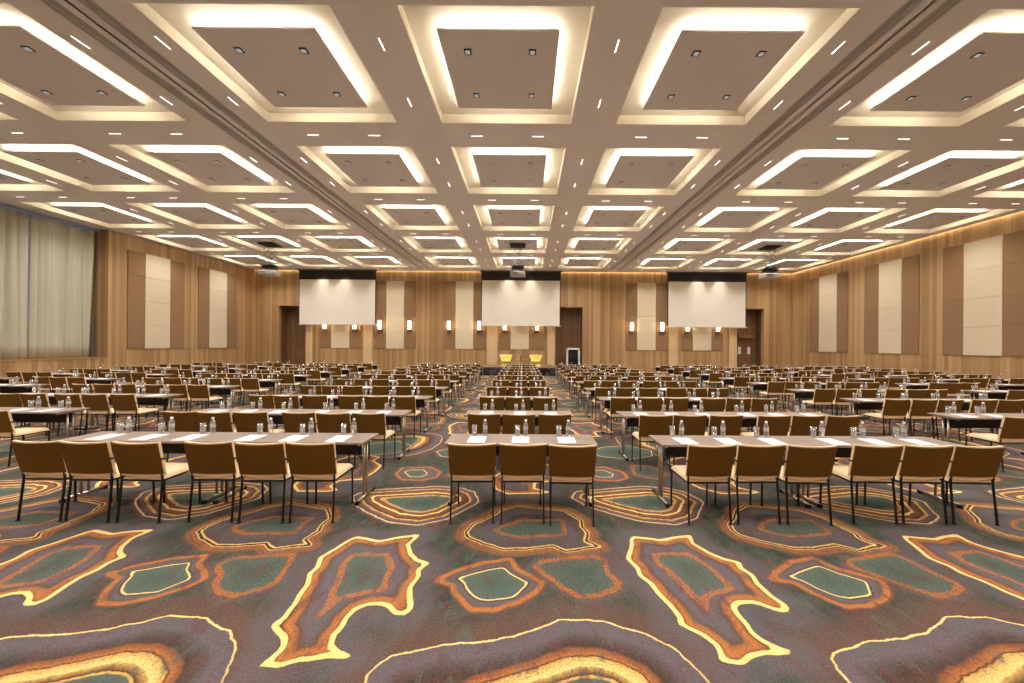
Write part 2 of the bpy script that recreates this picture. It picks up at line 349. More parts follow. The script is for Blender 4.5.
    c = layer(c, v, [(-.16, PUR, .85), (-.04, GRY, .9), (-.028, OR, .8), (.004, OR, .95), (.014, ORR, .7), (.04, BRN, 0)], .20, .30)
    v = math_node(nt, 'ADD', attr('cell'), math_node(nt, 'MULTIPLY', wob, .4))
    c = layer(c, v, [(-.30, TEAL2, 1), (-.013, TEAL, 1), (-.008, YEL, 1), (.0, YEL, 1), (.006, DBR, .7), (.03, PUR, .8), (.06, PUR, 0)], .30, .38)
    # brushed streaks drifting over everything but the bright lines
    st2 = noise(9, 6, .6, 1.0, .42, .68)
    lum = nt.nodes.new('ShaderNodeRGBToBW'); L(c, lum.inputs[0])
    keep = math_node(nt, 'LESS_THAN', lum.outputs[0], .42)
    f1 = math_node(nt, 'MULTIPLY', ramp(st2, [(.52, (0, 0, 0, 1)), (.64, (.7, .7, .7, 1))]).outputs[0], keep)
    c = mix(f1, c, mix(.35, srgb(92, 54, 38), PUR))
    f2 = math_node(nt, 'MULTIPLY', ramp(st2, [(.32, (.75, .75, .75, 1)), (.48, (0, 0, 0, 1))]).outputs[0], keep)
    c = mix(f2, c, mix(.5, GRY, TEAL))
    # woven speckle
    c = mix(.9, c, ramp(speck, [(.3, (.30, .28, .26, 1)), (.5, (.5, .5, .5, 1)), (.7, (.74, .72, .68, 1))]).outputs[0], 'OVERLAY')
    L(c, b.inputs['Base Color']); b.inputs['Roughness'].default_value = 1; b.inputs['Specular IOR Level'].default_value = .05
    bp = nt.nodes.new('ShaderNodeBump'); bp.inputs['Strength'].default_value = .25; bp.inputs['Distance'].default_value = .004; L(tuft, bp.inputs['Height']); L(bp.outputs[0], b.inputs['Normal'])
    return m
def sample(fld, x, y):
    u = (across(x)/PX*NX) % NX; v = ((y+lay(x))/PY*NY) % NY
    i = np.floor(u).astype(int) % NX; j = np.floor(v).astype(int) % NY; a = u-np.floor(u); b_ = v-np.floor(v); k = (i+1) % NX; l = (j+1) % NY
    return fld[i, j]*(1-a)*(1-b_)+fld[k, j]*a*(1-b_)+fld[i, l]*(1-a)*b_+fld[k, l]*a*b_
def make_floor():
    xs = np.arange(math.floor((XL-.1)*NX/PX), math.ceil((XR+.1)*NX/PX)+1)
    iy = list(range(math.floor(1.6*NY/PY), math.floor(11*NY/PY)))
    k = iy[-1]+1
    while k*PY/NY < 17: iy.append(k); k += 2
    while k*PY/NY < YB+1.2: iy.append(k); k += 3
    pre = list(range(math.floor(YF*NY/PY)-2, iy[0], 8)); iy = np.array(pre + iy)
    A, B = np.meshgrid(xs, iy, indexing='ij')
    V = np.stack([A*PX/NX, B*PY/NY, np.zeros(A.shape)], -1).reshape(-1, 3)
    ni, nj = A.shape
    idx = np.arange(ni*nj).reshape(ni, nj)
    F = np.stack([idx[:-1, :-1], idx[1:, :-1], idx[1:, 1:], idx[:-1, 1:]], -1).reshape(-1, 4)
    me = bpy.data.meshes.new('floor'); me.vertices.add(len(V)); me.vertices.foreach_set('co', V.ravel().astype(np.float32))
    me.loops.add(F.size); me.loops.foreach_set('vertex_index', F.ravel().astype(np.int32))
    me.polygons.add(len(F)); me.polygons.foreach_set('loop_start', np.arange(0, F.size, 4, dtype=np.int32))
    me.update(calc_edges=True)
    for n, fld in FIELDS.items():
        a = me.attributes.new(n, 'FLOAT', 'POINT'); a.data.foreach_set('value', sample(fld, A*PX/NX, B*PY/NY).ravel().astype(np.float32))
    me.materials.append(carpet_material())
    o = bpy.data.objects.new('floor', me); COL.objects.link(o); tag(o, 'patterned carpet in teal, brown and orange agate swirls', kind='structure')
make_floor()

# ------------------------------------------------------------------ ceiling with coffer and vent openings
VENTX = [(.5*(COLX[2]+COLX[3])), (.5*(COLX[5]+COLX[6]))]
BAND = (.17, .42)
def make_ceiling():
    holes = []
    for cx in COLX:
        for cy in ROWY: holes.append((cx-COFW/2, cx+COFW/2, cy-COFW/2, cy+COFW/2))
    for vx in VENTX:
        for a, b_ in ((-BAND[1], -BAND[0]), (BAND[0], BAND[1]), (-.025, .025)): holes.append((vx+a, vx+b_, YF, YB-.35))
    x0, x1, y0, y1 = XL-.9, XR-.10, YF, YB-.10
    xs = sorted({x0, x1} | {h[0] for h in holes} | {h[1] for h in holes} | {XL}); xs = [x for x in xs if x0 <= x <= x1]
    ys = sorted({y0, y1, YB-.35} | {h[2] for h in holes} | {h[3] for h in holes}); ys = [y for y in ys if y0 <= y <= y1]
    b = MB()
    for i in range(len(xs)-1):
        for j in range(len(ys)-1):
            mx, my = (xs[i]+xs[i+1])/2, (ys[j]+ys[j+1])/2
            if any(h[0] < mx < h[1] and h[2] < my < h[3] for h in holes): continue
            b.add([(xs[i], ys[j], CEIL), (xs[i], ys[j+1], CEIL), (xs[i+1], ys[j+1], CEIL), (xs[i+1], ys[j], CEIL)], [(0, 1, 2, 3)])
    # slab edge at the coves
    b.box(x1-.01, x1, y0, y1, CEIL, CEIL+.14); b.box(x0, x1, y1-.01, y1, CEIL, CEIL+.14)
    b.box(XL-.9, XR+.3, YF-.2, YB+.3, CEIL+.45, CEIL+.6)
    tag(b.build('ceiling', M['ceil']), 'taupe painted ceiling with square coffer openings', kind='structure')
make_ceiling()

def make_coffer():
    root = empty('ceiling_coffer'); h = COFW/2; d = .22; t = MB()
    t.add([(-h,-h,0),(h,-h,0),(h,h,0),(-h,h,0),(-h,-h,d),(h,-h,d),(h,h,d),(-h,h,d)], [(0,1,5,4),(1,2,6,5),(2,3,7,6),(3,0,4,7),(4,5,6,7)])
    t.build('coffer_tray', M['cream'], root)
    p = MB(); q = 1.065; s = .96
    p.bbox(-q, q, -q, q, .035, .075, .004); pn = p.build('floating_panel', M['panelp'], root)
    k = MB(); k.box(-s, s, -s, s, .075, d-.002); k.build('hanger_box', M['cream'], root)
    for a in range(4):
        e = MB(); x0, x1, y0, y1 = -s+.0, s-.0, s+.012, s+.04
        e.box(x0, x1, y0, y1, .077, .095); o = e.build('led_strip', M['strip'], root); o.rotation_euler = (0, 0, a*PI/2)
    for sx in (-1, 1):
        for sy in (-1, 1):
            l = MB(); l.box(-.065, .065, -.065, .065, .022, .035, 0); l.box(-.042, .042, -.042, .042, .016, .022, 1)
            o = l.build('downlight', [M['black'], M['dim']], root, (sx*.60, sy*.60, 0))
    return root
coffer = make_coffer(); register(coffer)
ld = bpy.data.lights.new('downlight_lamp', 'SPOT'); ld.energy = SPOT_W; ld.color = (1, .96, .92); ld.spot_size = math.radians(150); ld.spot_blend = .9; ld.shadow_soft_size = .12
cord = [ORD[i] for i in range(9)]
for j, cy in enumerate(ROWY):
    for i, cx in enumerate(COLX):
        o = coffer if (i == 0 and j == 0) else copy_tree(coffer)
        o.location = (cx, cy, CEIL)
        row = 'behind the camera' if j < 2 else '%s row from viewer' % ORD[j-2]
        if j < 2: row = ('nearer' if j == 1 else 'farther') + ' row behind the viewer'
        tag(o, 'glowing square ceiling coffer, %s from left, %s' % (ORD[i], row), 'ceiling light', 'square lit ceiling coffers')
        for sx in (-1, 1):
            for sy in (-1, 1):
                L_ = bpy.data.objects.new('downlight_lamp', ld); COL.objects.link(L_); L_.location = (cx+sx*.60, cy+sy*.60, CEIL-.12)

# slot downlights
def slot_mesh(L):
    b = MB(); b.box(-L/2, L/2, -.017, .017, -.003, .004, 0); b.box(-L/2+.01, L/2-.01, -.010, .010, -.005, -.002, 1)
    return b.mesh('slot_downlight', [M['white'], M['slot']])
sm = slot_mesh(.30)
def slot(x, y, rz, label):
    o = bpy.data.objects.new('slot_downlight', sm); COL.objects.link(o); o.location = (x, y, CEIL-.006); o.rotation_euler = (0, 0, rz)
    tag(o, label, 'ceiling light', 'slim slot downlights in the ceiling')
rowgap = [(ROWY[j]+ROWY[j+1])/2 for j in range(2, 6)] + [ROWY[6]+.785*CH/2+.0]
for j, y in enumerate(rowgap):
    for i, cx in enumerate(COLX):
        for s, nm in ((-1, 'left'), (1, 'right')):
            slot(cx+s*.79, y, 0, 'slim %s slot light just beyond coffer %s from left, %s row' % (nm, ORD[i], ORD[j]))
sld = bpy.data.lights.new('slot_lamp', 'SPOT'); sld.energy = 120; sld.color = (1, .93, .84); sld.spot_size = math.radians(84); sld.spot_blend = 1.0; sld.shadow_soft_size = .06
for i, cx in enumerate(COLX):
    for s in (-1, 1):
        L_ = bpy.data.objects.new('slot_lamp', sld); COL.objects.link(L_); L_.location = (cx+s*.79, rowgap[4], CEIL-.03)
gaps = []
for i in range(8):
    mid = (COLX[i]+COLX[i+1])/2
    if i in (2, 5): gaps += [(mid-.74, 'left of vent, right of coffer %s from left' % ORD[i]), (mid+.74, 'right of vent, left of coffer %s from left' % ORD[i+1])]
    else: gaps.append((mid, 'right of coffer %s from left' % ORD[i]))
for x, nm in gaps:
    for j in range(2, 7):
        for s, n2 in ((-1, 'near'), (1, 'far')):
            slot(x, ROWY[j]+s*.80, PI/2, '%s slot light %s, %s row' % (n2, nm, ORD[j-2]))

# long linear air vents either side of the folding-wall track
for vi, vx in enumerate(VENTX):
    side = ('left', 'right')[vi]
    for k, (a, b_) in enumerate(((-BAND[1], -BAND[0]), (BAND[0], BAND[1]))):
        root = empty('linear_air_vent', (vx+(a+b_)/2, (YF+YB)/2, CEIL)); W = (b_-a)/2; Ln = (YB-.35-YF)/2
        tag(root, 'long slotted air vent, %s strip of the pair in %s ceiling' % (('outer', 'inner')[k ^ vi], side), 'air vent', 'linear ceiling air vents')
        m = MB(); m.box(-W, W, -Ln-.17, Ln-.17, .10, .12); m.build('backing', M['darkgap'], root)
        s = MB(); n = 5
        for q in range(n): c_ = -W + (q+.5)*2*W/n; s.box(c_-.012, c_+.012, -Ln-.17, Ln-.17, -.002, .004)
        s.build('vent_slat', M['slat'], root)
    t = MB(); t.box(-.03, .03, -Ln-.17, Ln-.17, .06, .10); o = t.build('partition_track', M['darkgap'], None, (vx, (YF+YB)/2, CEIL))
    tag(o, 'dark partition track slot running between the air vents, %s side' % side, 'track')

# ------------------------------------------------------------------ walls
WT = CEIL + .3
b = MB(); b.box(XR, XR+.25, YF, YB, 0, WT); tag(b.build('wall_right', M['wood']), 'oak panelled wall', kind='structure')
b = MB(); b.box(XL-.8, XR+.25, YF-.25, YF, 0, WT); tag(b.build('wall_front', M['wood']), kind='structure')
b = MB()
WY = 17.8
b.box(XL-.80, XL, WY, YB, 0, WT); b.box(XL-.25, XL, YF, WY, 0, 1.16); tag(b.build('wall_left', M['wood']), 'oak panelled wall beside the curtained window', kind='structure')
b = MB(); b.box(XL-.85, XL+.03, YF, WY, 1.16, 1.20); tag(b.build('trim_1', M['sill']), kind='structure')
# back wall with three door recesses
REC = [(-18.24, -16.25), (2.12, 4.12), (15.48, 17.43)]; RH = [4.70, 4.72, 4.70]; RD = .95
b = MB(); xs = [XL-.8] + [v for r in REC for v in r] + [XR+.25]
for i in range(0, len(xs), 2): b.box(xs[i], xs[i+1], YB, YB+.3, 0, WT)
for (a, c), h in zip(REC, RH): b.box(a, c, YB, YB+.3, h, WT)
tag(b.build('wall_back', M['wood']), 'oak panelled end wall behind the screens', kind='structure')
b = MB()
for (a, c), h in zip(REC, RH):
    b.box(a-.06, a, YB+.301, YB+RD, 0, h); b.box(c, c+.06, YB+.301, YB+RD, 0, h); b.box(a-.06, c+.06, YB+RD, YB+RD+.06, 0, h+.05); b.box(a-.06, c+.06, YB+.301, YB+RD, h, h+.06)
tag(b.build('wall_recess', M['wooddark']), kind='structure')
def door(n, x0, x1, h, plates=False, header=False):
    r = empty('door_%d' % n, ((x0+x1)/2, YB+RD, 0)); tag(r, kind='structure'); W = (x1-x0)/2
    f = MB(); f.box(-W, -W+.07, -.05, 0, 0, h); f.box(W-.07, W, -.05, 0, 0, h); f.box(-W, W, -.05, 0, h-.07, h); f.build('door_frame', M['wooddark'], r)
    for s in (-1, 1):
        l = MB(); a, c = (-W+.075, -.004) if s < 0 else (.004, W-.075); l.bbox(a, c, -.04, -.005, .01, h-.075, .004); lf = l.build('door_leaf', M['doorwood'], r)
        if plates: p = MB(); p.bbox(s*W*.62-.11, s*W*.62+.11, -.055, -.041, 1.35, 1.9, .004); p.build('push_plate', M['white'], lf)
        else: p = MB(); p.tube([(s*.10, -.10, .95), (s*.10, -.10, 1.35)], .014); p.tube([(s*.10, -.10, 1.0), (s*.10, -.04, 1.0)], .01); p.tube([(s*.10, -.10, 1.3), (s*.10, -.04, 1.3)], .01); p.build('door_handle', M['brass'], lf)
door(1, -17.6, -16.6, 2.35)
door(2, 15.95, 17.1, 2.55, plates=True)
b = MB(); b.bbox(15.95, 17.1, YB+RD-.35, YB+RD-.001, 2.55, 2.85, .01); b.box(15.7, 17.0, YB+RD-.12, YB+RD-.001, 2.9, 4.5, 0); tag(b.build('trim_5', M['doorwood']), kind='structure')

# pale pilasters
PIL = [(-16.2, -15.75), (-11.95, -11.35), (-2.9, -2.12), (1.54, 2.10), (10.45, 11.1), (14.9, 15.45)]
for i, (a, c) in enumerate(PIL):
    b = MB(); b.box(a, c, YB-.05, YB, 0, CEIL); tag(b.build('trim_%d' % (i+10), M['woodlight']), kind='structure')
# coves
b = MB(); b.box(XR-.085, XR-.03, YF+.1, YB-.12, CEIL+.11, CEIL+.13); tag(b.build('cove_light', M['cove']), 'warm concealed strip light washing down the top of right wall', 'cove light')
b = MB(); b.box(XL+.1, XR-.12, YB-.085, YB-.03, CEIL+.11, CEIL+.13); tag(b.build('cove_light', M['cove']), 'warm concealed strip light along top of the far end wall', 'cove light')

# acoustic fabric panels
def fabric(face, a, c, kind, label):
    z0, z1 = 1.60, 6.57; b = MB(); mats = M['brownpanel'] if kind == 'brown' else M['creampanel']
    th = .05 if kind == 'cream' else .035
    n = 4
    for i in range(n):
        h0 = z0 + (z1-z0)*i/n; h1 = z0 + (z1-z0)*(i+1)/n - .008
        if face == 'back': b.bbox(a, c, YB-th, YB-.002, h0, h1, .004)
        elif face == 'right': b.bbox(XR-th, XR-.002, a, c, h0, h1, .004)
        else: b.bbox(XL+.002, XL+th, a, c, h0, h1, .004)
    o = b.build('fabric_wall_panel', mats); tag(o, label, 'wall panel', 'padded fabric panels on the %s wall' % {'back': 'end', 'right': 'right', 'left': 'left'}[face])
GR = [('fourth', 13.3, 14.45), ]
side_groups = [(22.6, 23.4, 24.8, 25.65), (18.5, 19.35, 20.6, 21.5), (14.2, 15.25, 16.6, 17.45)]
nmr = ['farthest', 'middle', 'nearest']
for i, (a, p, q, e) in enumerate(side_groups):
    fabric('right', a, p-.01, 'brown', 'brown fabric panel, near strip of %s trio on right wall' % nmr[i])
    fabric('right', p, q, 'cream', 'cream fabric panel, middle strip of %s trio on right wall' % nmr[i])
    fabric('right', q+.01, e, 'brown', 'brown fabric panel, far strip of %s trio on right wall' % nmr[i])
for i, (a, p, q, e) in enumerate([(22.65, 23.45, 24.8, 25.65), (18.65, 19.5, 20.85, 21.75)]):
    nn = ('farther', 'nearer')[i]
    fabric('left', a, p-.01, 'brown', 'brown fabric panel, near strip of %s trio on left wall' % nn)
    fabric('left', p, q, 'cream', 'cream fabric panel, middle strip of %s trio on left wall' % nn)
    fabric('left', q+.01, e, 'brown', 'brown fabric panel, far strip of %s trio on left wall' % nn)
back_groups = [((-15.22, -14.34, -13.03, -12.15), 'behind the left screen'), ((-11.19, -10.31, -9.02, -8.12), 'right of the left screen'),
               ((-6.15, -5.22, -3.93, -3.02), 'left of the centre screen'), ((-2.02, -1.17, .17, 1.36), 'behind the centre screen'),
               ((7.28, 8.12, 9.47, 10.37), 'left of the right screen'), ((11.36, 12.22, 13.56, 14.45), 'behind the right screen')]
for (a, p, q, e), nm in back_groups:
    fabric('back', a, p-.01, 'brown', 'left brown fabric strip of the trio %s' % nm)
    fabric('back', p, q, 'cream', 'cream fabric strip of the trio %s' % nm)
    fabric('back', q+.01, e, 'brown', 'right brown fabric strip of the trio %s' % nm)
# sconces
pld = bpy.data.lights.new('sconce_lamp', 'POINT'); pld.energy = 14; pld.color = (1, .78, .5); pld.shadow_soft_size = .08
def sconce_proto():
    r = empty('wall_sconce'); m = MB(); m.bbox(-.10, .10, -.03, 0, -.42, .42, .004); m.box(-.165, .165, -.17, 0, -.40, -.385); m.box(-.165, .165, -.17, 0, .385, .40)
    m.build('back_plate', M['brass'], r)
    for s in (-1, 1):
        g = MB(); g.bbox(s*.070-.050, s*.070+.050, -.15, -.05, -.32, .32, .01); g.build('glass_shade', M['sconce'], r)
    return r
sc0 = sconce_proto(); register(sc0); first = True
for (a, p, q, e), nm in back_groups:
    for s, X in (('left', (a+p)/2), ('right', (q+e)/2)):
        o = sc0 if first else copy_tree(sc0); first = False; o.location = (X, YB-.037, 3.33)
        tag(o, 'lit wall sconce on the %s brown strip %s' % (s, nm), 'wall light', 'glowing sconces on the end wall')
        L_ = bpy.data.objects.new('sconce_lamp', pld); COL.objects.link(L_); L_.location = (X, YB-.30, 3.33)

# ------------------------------------------------------------------ window and curtains on the left
r = empty('window_1', (XL-.78, 0, 1.2)); tag(r, kind='structure')
b = MB()
for y in np.arange(YF, WY+.01, 1.55): b.box(-.05, .05, y-.03, y+.03, 0, 6.2)
b.box(-.05, .05, YF, WY, 0, .06); b.box(-.05, .05, YF, WY, 4.0, 4.06); b.build('window_frame', M['grey'], r)
b = MB(); b.box(-.01, .01, YF, WY, .02, 6.2); b.build('window_pane', clear_mat('window_glass', (.9, .93, 1, 1), .0), r)
b = MB(); b.box(XL-.83, XL-.80, YF, WY, 0, 1.2); tag(b.build('trim_2', M['wood']), kind='structure')
def curtain(y0, y1, label, tilt=0.0, seed=0, xo=0.0):
    n = max(8, int((y1-y0)*30)); P = []; ph = 1.3
    zs = [1.22, 1.8, 2.6, 3.6, 4.6, 5.6, 6.5, 7.12]
    for z in zs:
        row = []; f = (z-1.22)/5.9
        for j in range(n+1):
            t = j/n; yy = y0+.007+(y1-y0-.014)*t; a_ = yy*2*PI/.36+ph+.9*math.sin(yy*1.7)
            x = (.040+.045*f)*(math.sin(a_)+.35*math.sin(2*a_+yy)) + .08*(1-f*.7)*math.sin(yy*2*PI/1.05+f*1.1) + .02*math.sin(yy*9+f*2.5)
            edge = .05*math.exp(-min(t, 1-t)*(y1-y0)/.05)
            row.append((XL-.42+x-edge, yy+tilt*t*f, z))
        P.append(row)
    m = MB(); m.grid(P); o = m.build('curtain', M['curtain'])
    md = o.modifiers.new('thickness', 'SOLIDIFY'); md.thickness = .006
    tag(o, label, 'curtain', 'cream curtains at the left window')
curtain(3.0, 12.48, 'longest cream curtain drop of the window, nearest the viewer', 0, 5)
curtain(12.50, 15.33, 'broad cream curtain drop at the near end of the window', 0, 1)
curtain(15.33, 16.26, 'narrow cream curtain drop beside the broad near one', 0, 2)
curtain(16.26, 17.15, 'cream curtain drop just short of the last one', 0, 3)
curtain(17.15, 17.50, 'last slim cream curtain drop next to the oak wall corner', .22, 4)
b = MB(); b.box(XL-.5, XL-.36, YF+.1, WY-.02, 7.17, 7.22); tag(b.build('curtain_track', M['pale']), 'pale curtain track under the ceiling above left window', 'curtain track')

# ------------------------------------------------------------------ projection screens
def screen(x0, x1, zt, zb, nm):
    r = empty('projection_screen', ((x0+x1)/2, YB-.42, 0)); W = (x1-x0)/2
    tag(r, 'white pull-down projection screen %s' % nm, 'projection screen', 'three pull-down screens')
    b = MB(); b.box(-W-.06, W+.06, -.01, .01, zt-.03, CEIL-.08); b.box(-W-.06, -W, -.008, .008, zb, zt); b.box(W, W+.06, -.008, .008, zb, zt); b.build('black_border', M['screenborder'], r)
    b = MB(); b.box(-W, W, -.008, .008, zb, zt-.03); b.build('screen_fabric', M['screen'], r)
    b = MB(); b.bbox(-W-.12, W+.12, -.03, .03, zb-.06, zb, .008); b.build('weight_bar', M['pale'], r)
    b = MB(); b.bbox(-W-.15, W+.15, -.10, .10, CEIL-.09, CEIL-.005, .01); b.build('roller_case', M['grey'], r)
screen(-16.45, -10.98, 6.60, 3.34, 'hanging on the left')
screen(-3.25, 2.38, 6.62, 3.33, 'hanging above the stage in the centre')
screen(10.25, 15.83, 6.62, 3.33, 'hanging on the right')

# projectors on scissor lifts
def projector():
    r = empty('ceiling_projector')
    b = MB(); b.bbox(-.41, .41, -.42, .42, -.050, -.004, .004); b.build('ceiling_plate', M['mesh'], r)
    b = MB(); top = -.02; bot = -1.13; n = 4; h = (top-bot)/n
    for sy in (-.2, .2):
        for k in range(n):
            z0 = top-k*h; z1 = z0-h
            b.tube([(-.22, sy, z0), (.22, sy, z1)], .011, 6); b.tube([(.22, sy+.02, z0), (-.22, sy+.02, z1)], .011, 6)
    b.build('scissor_arm', M['grey'], r)
    b = MB(); pts = [(.05+.10*math.sin(k*.9), -.22+.05*math.cos(k*1.3), -.02-k*.11) for k in range(11)]; b.tube(pts, .012, 6); b.build('cable', M['black'], r)
    b = MB()
    b.box(-.34, .34, -.3, .3, -1.17, -1.14)
    for sx in (-.3, .3):
        for sy in (-.22, .22): b.tube([(sx, sy, -1.42), (sx, sy, -1.14)], .014, 6)
    b.bbox(-.28, .28, -.22, .22, -1.34, -1.20, .02)
    b.build('cradle', M['black'], r)
    b = MB(); b.bbox(-.40, .40, -.33, .33, -1.68, -1.45, .03); bd = b.build('projector_body', M['pale'], r)
    b = MB(); b.tube([(.12, .33, -1.56), (.12, .40, -1.56)], .07, 16); b.build('lens', M['darkglass'], bd)
    b = MB()
    for k in range(5): b.box(-.32, .02, -.337, -.331, -1.64+k*.035, -1.63+k*.035)
    b.build('vent_grille', M['grey'], bd)
    return r
p0 = projector(); register(p0)
for i, (x, y, nm) in enumerate(((-.50, 20.1, 'before the centre screen'), (-14.03, 20.3, 'before the left screen'), (13.15, 20.2, 'before the right screen'))):
    o = p0 if i == 0 else copy_tree(p0); o.location = (x, y, CEIL)
    tag(o, 'ceiling projector hung on black scissor lift %s' % nm, 'projector', 'ceiling projectors on scissor lifts')

# ------------------------------------------------------------------ stage and what stands on it
r = empty('stage', (-.54, 23.4, 0)); tag(r, 'low stage with black veined front skirt before the end wall', 'stage')
b = MB(); b.bbox(-2.38, 2.38, 0, 3.2, .46, .52, .01); b.build('stage_deck', M['wooddark'], r)
b = MB(); b.box(-2.36, 2.36, .02, 3.18, 0, .46); b.build('stage_skirt', M['marble'], r)
def armchair(x, rz, label):
    r = empty('armchair', (x, 24.7, .52), rz); tag(r, label, 'armchair', 'yellow armchairs on the stage')
    # origin on deck, faces -Y towards the seats
    b = MB(); P = []
    for i in range(7):
        f = i/6; z = .30+.42*f; w = .26+.19*f**.8
        P.append([(w*math.sin(a)*1.0, .10+.20*math.cos(a)*(1+.2*f)-.06, z+.03*math.cos(a)**2) for a in [math.radians(q) for q in range(-105, 106, 15)]])
    b.grid(P); o = b.build('backrest', M['yellow'], r); md = o.modifiers.new('pad', 'SOLIDIFY'); md.thickness = .06
    b = MB(); b.lathe([(.05, .24), (.30, .26), (.32, .33), (.29, .40), (.05, .42)], 20, (0, -.02, 0)); b.build('seat', M['yellow'], r)
    b = MB(); b.lathe([(.36, 0), (.36, .03), (.22, .14), (.20, .25)], 20); b.build('flared_base', M['yellow'], r)
armchair(-1.36, .15, 'pale yellow armchair on left of the stage')
armchair(.62, -.15, 'pale yellow armchair on right of the stage')
r = empty('side_table', (-.36, 24.5, .52)); tag(r, 'small low round table between the yellow armchairs', 'table')
b = MB(); b.lathe([(.38, .42), (.38, .44)], 24); b.build('table_top', M['topedge'], r)
b = MB(); b.tube([(0, 0, .02), (0, 0, .42)], .025, 10); b.lathe([(.2, 0), (.2, .012), (.02, .03)], 20); b.build('pedestal_base', M['black'], r)
b = MB(); b.lathe([(.045, 0), (.045, .2), (.018, .27), (.018, .36)], 12, mi=0); o = b.build('bottle', M['bottledark'], None, (-.36, 24.45, .961)); tag(o, 'dark tall bottle standing on the stage side table', 'bottle')
for sx, s in ((-.2, 'left'), (.18, 'right')):
    b = MB(); b.lathe([(.03, 0), (.035, .11), (.033, .11), (.028, .01)], 12, close=False); o = b.build('drinking_glass', M['glass'], None, (-.36+sx, 24.42, .961)); tag(o, 'glass %s of the dark bottle on the stage table' % s, 'glass', 'glasses on the stage table')
# white framed stand in the recess beside the stage
r = empty('framed_stand', (3.47, 27.75, 0)); tag(r, 'white framed dark panel standing in recess right of the stage', 'stand')
b = MB(); b.bbox(-.50, -.38, -.1, .1, 0, 1.74, .01); b.bbox(.38, .50, -.1, .1, 0, 1.74, .01); b.bbox(-.50, .50, -.1, .1, 1.60, 1.74, .01); b.build('white_frame', M['white'], r)
b = MB(); b.box(-.38, .38, -.02, .02, .1, 1.6); b.build('dark_panel', M['darkglass'], r)
b = MB(); b.bbox(-.3, .3, -.09, -.02, .1, .55, .03); b.build('lower_box', M['black'], r)

# ------------------------------------------------------------------ chairs
def back_surface(off, x):
    # curved backrest: y of the sheet at width x, offset backwards
    return off + .028*(1-(x/.235)**2)
def chair_parts(b_pad, b_cover):
    nz = 5; nx = 9; rows = []
    def sheet(yo, z0, z1, w0, w1, inset=0):
        P = []
        for i in range(nz):
            f = i/(nz-1); z = z0+(z1-z0)*f; w = w0+(w1-w0)*f; lean = -.215 - .075*f
            P.append([(w*(2*j/(nx-1)-1), lean - back_surface(0, .235*(2*j/(nx-1)-1)) + yo, z + (.010*abs(2*j/(nx-1)-1)**2 if i == nz-1 else 0)) for j in range(nx)])
        return P
    def solid(b, F, B):
        b.grid(F, flip=True); b.grid(B)
        for i in (0, nz-1): b.grid([F[i], B[i]] if i else [B[i], F[i]], flip=False)
        for j in (0, nx-1):
            A = [r_[j] for r_ in F]; C = [r_[j] for r_ in B]; b.grid([A, C] if j == 0 else [C, A])
    solid(b_pad, sheet(.030, .485, .852, .241, .248), sheet(-.002, .485, .852, .241, .248))
    solid(b_cover, sheet(-.002, .512, .840, .243, .250), sheet(-.012, .512, .838, .241, .247))
def rear_leg(s): return [(s*.226, -.255, .008), (s*.222, -.215, .44), (s*.222, -.225, .56), (s*.224, -.262, .74)]
def seat_mb():
    b = MB(); P = []
    x0 = .225
    # cushioned seat with rounded edge
    prof = [(0.0, .448), (.006, .458), (.012, .472), (.03, .486), (.07, .490)]
    rings = []
    for ins, z in [(0.0, .445)] + prof:
        a = x0-ins; y0, y1 = -.215+ins, .245-ins; c = .02
        rings.append([(-a+c, y0, z), (a-c, y0, z), (a, y0+c, z), (a, y1-c, z), (a-c, y1, z), (-a+c, y1, z), (-a, y1-c, z), (-a, y0+c, z)])
    vs = [p for r_ in rings for p in r_]; fs = [tuple(reversed(range(8))), tuple(range(len(vs)-8, len(vs)))]
    for k in range(len(rings)-1):
        for i in range(8): fs.append((k*8+i, k*8+(i+1) % 8, (k+1)*8+(i+1) % 8, (k+1)*8+i))
    b.add(vs, fs); return b
def frame_mb():
    b = MB()
    b.tube([(-.222, -.215, .435), (.222, -.215, .435)], .010, sq=True); b.tube([(-.215, .225, .435), (.215, .225, .435)], .010, sq=True)
    for s in (-1, 1): b.tube([(s*.218, -.215, .435), (s*.215, .225, .435)], .010, sq=True)
    return b
def clip_mb(s):
    b = MB(); b.bbox(s*.240-.012, s*.240+.012, -.262, -.205, .665, .685, .003); return b
def legs(b, front=True):
    for s in (-1, 1):
        pass
def make_chair_full():
    r = empty('conference_chair')
    seat_mb().build('seat', M['seat'], r)
    p, c = MB(), MB(); chair_parts(p, c)
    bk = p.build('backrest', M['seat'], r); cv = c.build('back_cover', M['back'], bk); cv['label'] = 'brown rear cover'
    for s in (-1, 1):
        b = MB(); b.tube(rear_leg(s), .0085, sq=True); b.bbox(s*.227-.016, s*.227+.016, -.272, -.240, 0, .012, .003); b.build('leg', M['black'], r)
        b = MB(); b.tube([(s*.215, .235, .008), (s*.215, .225, .44)], .0085, sq=True); b.bbox(s*.215-.015, s*.215+.015, .22, .25, 0, .012, .003); b.build('leg', M['black'], r)
        clip_mb(s).build('linking_clip', M['black'], r)
    frame_mb().build('seat_frame', M['black'], r)
    return r
def make_chair_far():
    r = empty('conference_chair'); seat_mb().build('seat', M['seat'], r)
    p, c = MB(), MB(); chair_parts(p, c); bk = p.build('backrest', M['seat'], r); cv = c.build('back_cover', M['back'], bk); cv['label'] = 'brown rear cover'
    b = frame_mb()
    for s in (-1, 1):
        b.tube(rear_leg(s), .0085, sq=True); b.tube([(s*.215, .235, .0), (s*.215, .225, .44)], .0085, sq=True)
    b.build('leg_frame', M['black'], r); return r

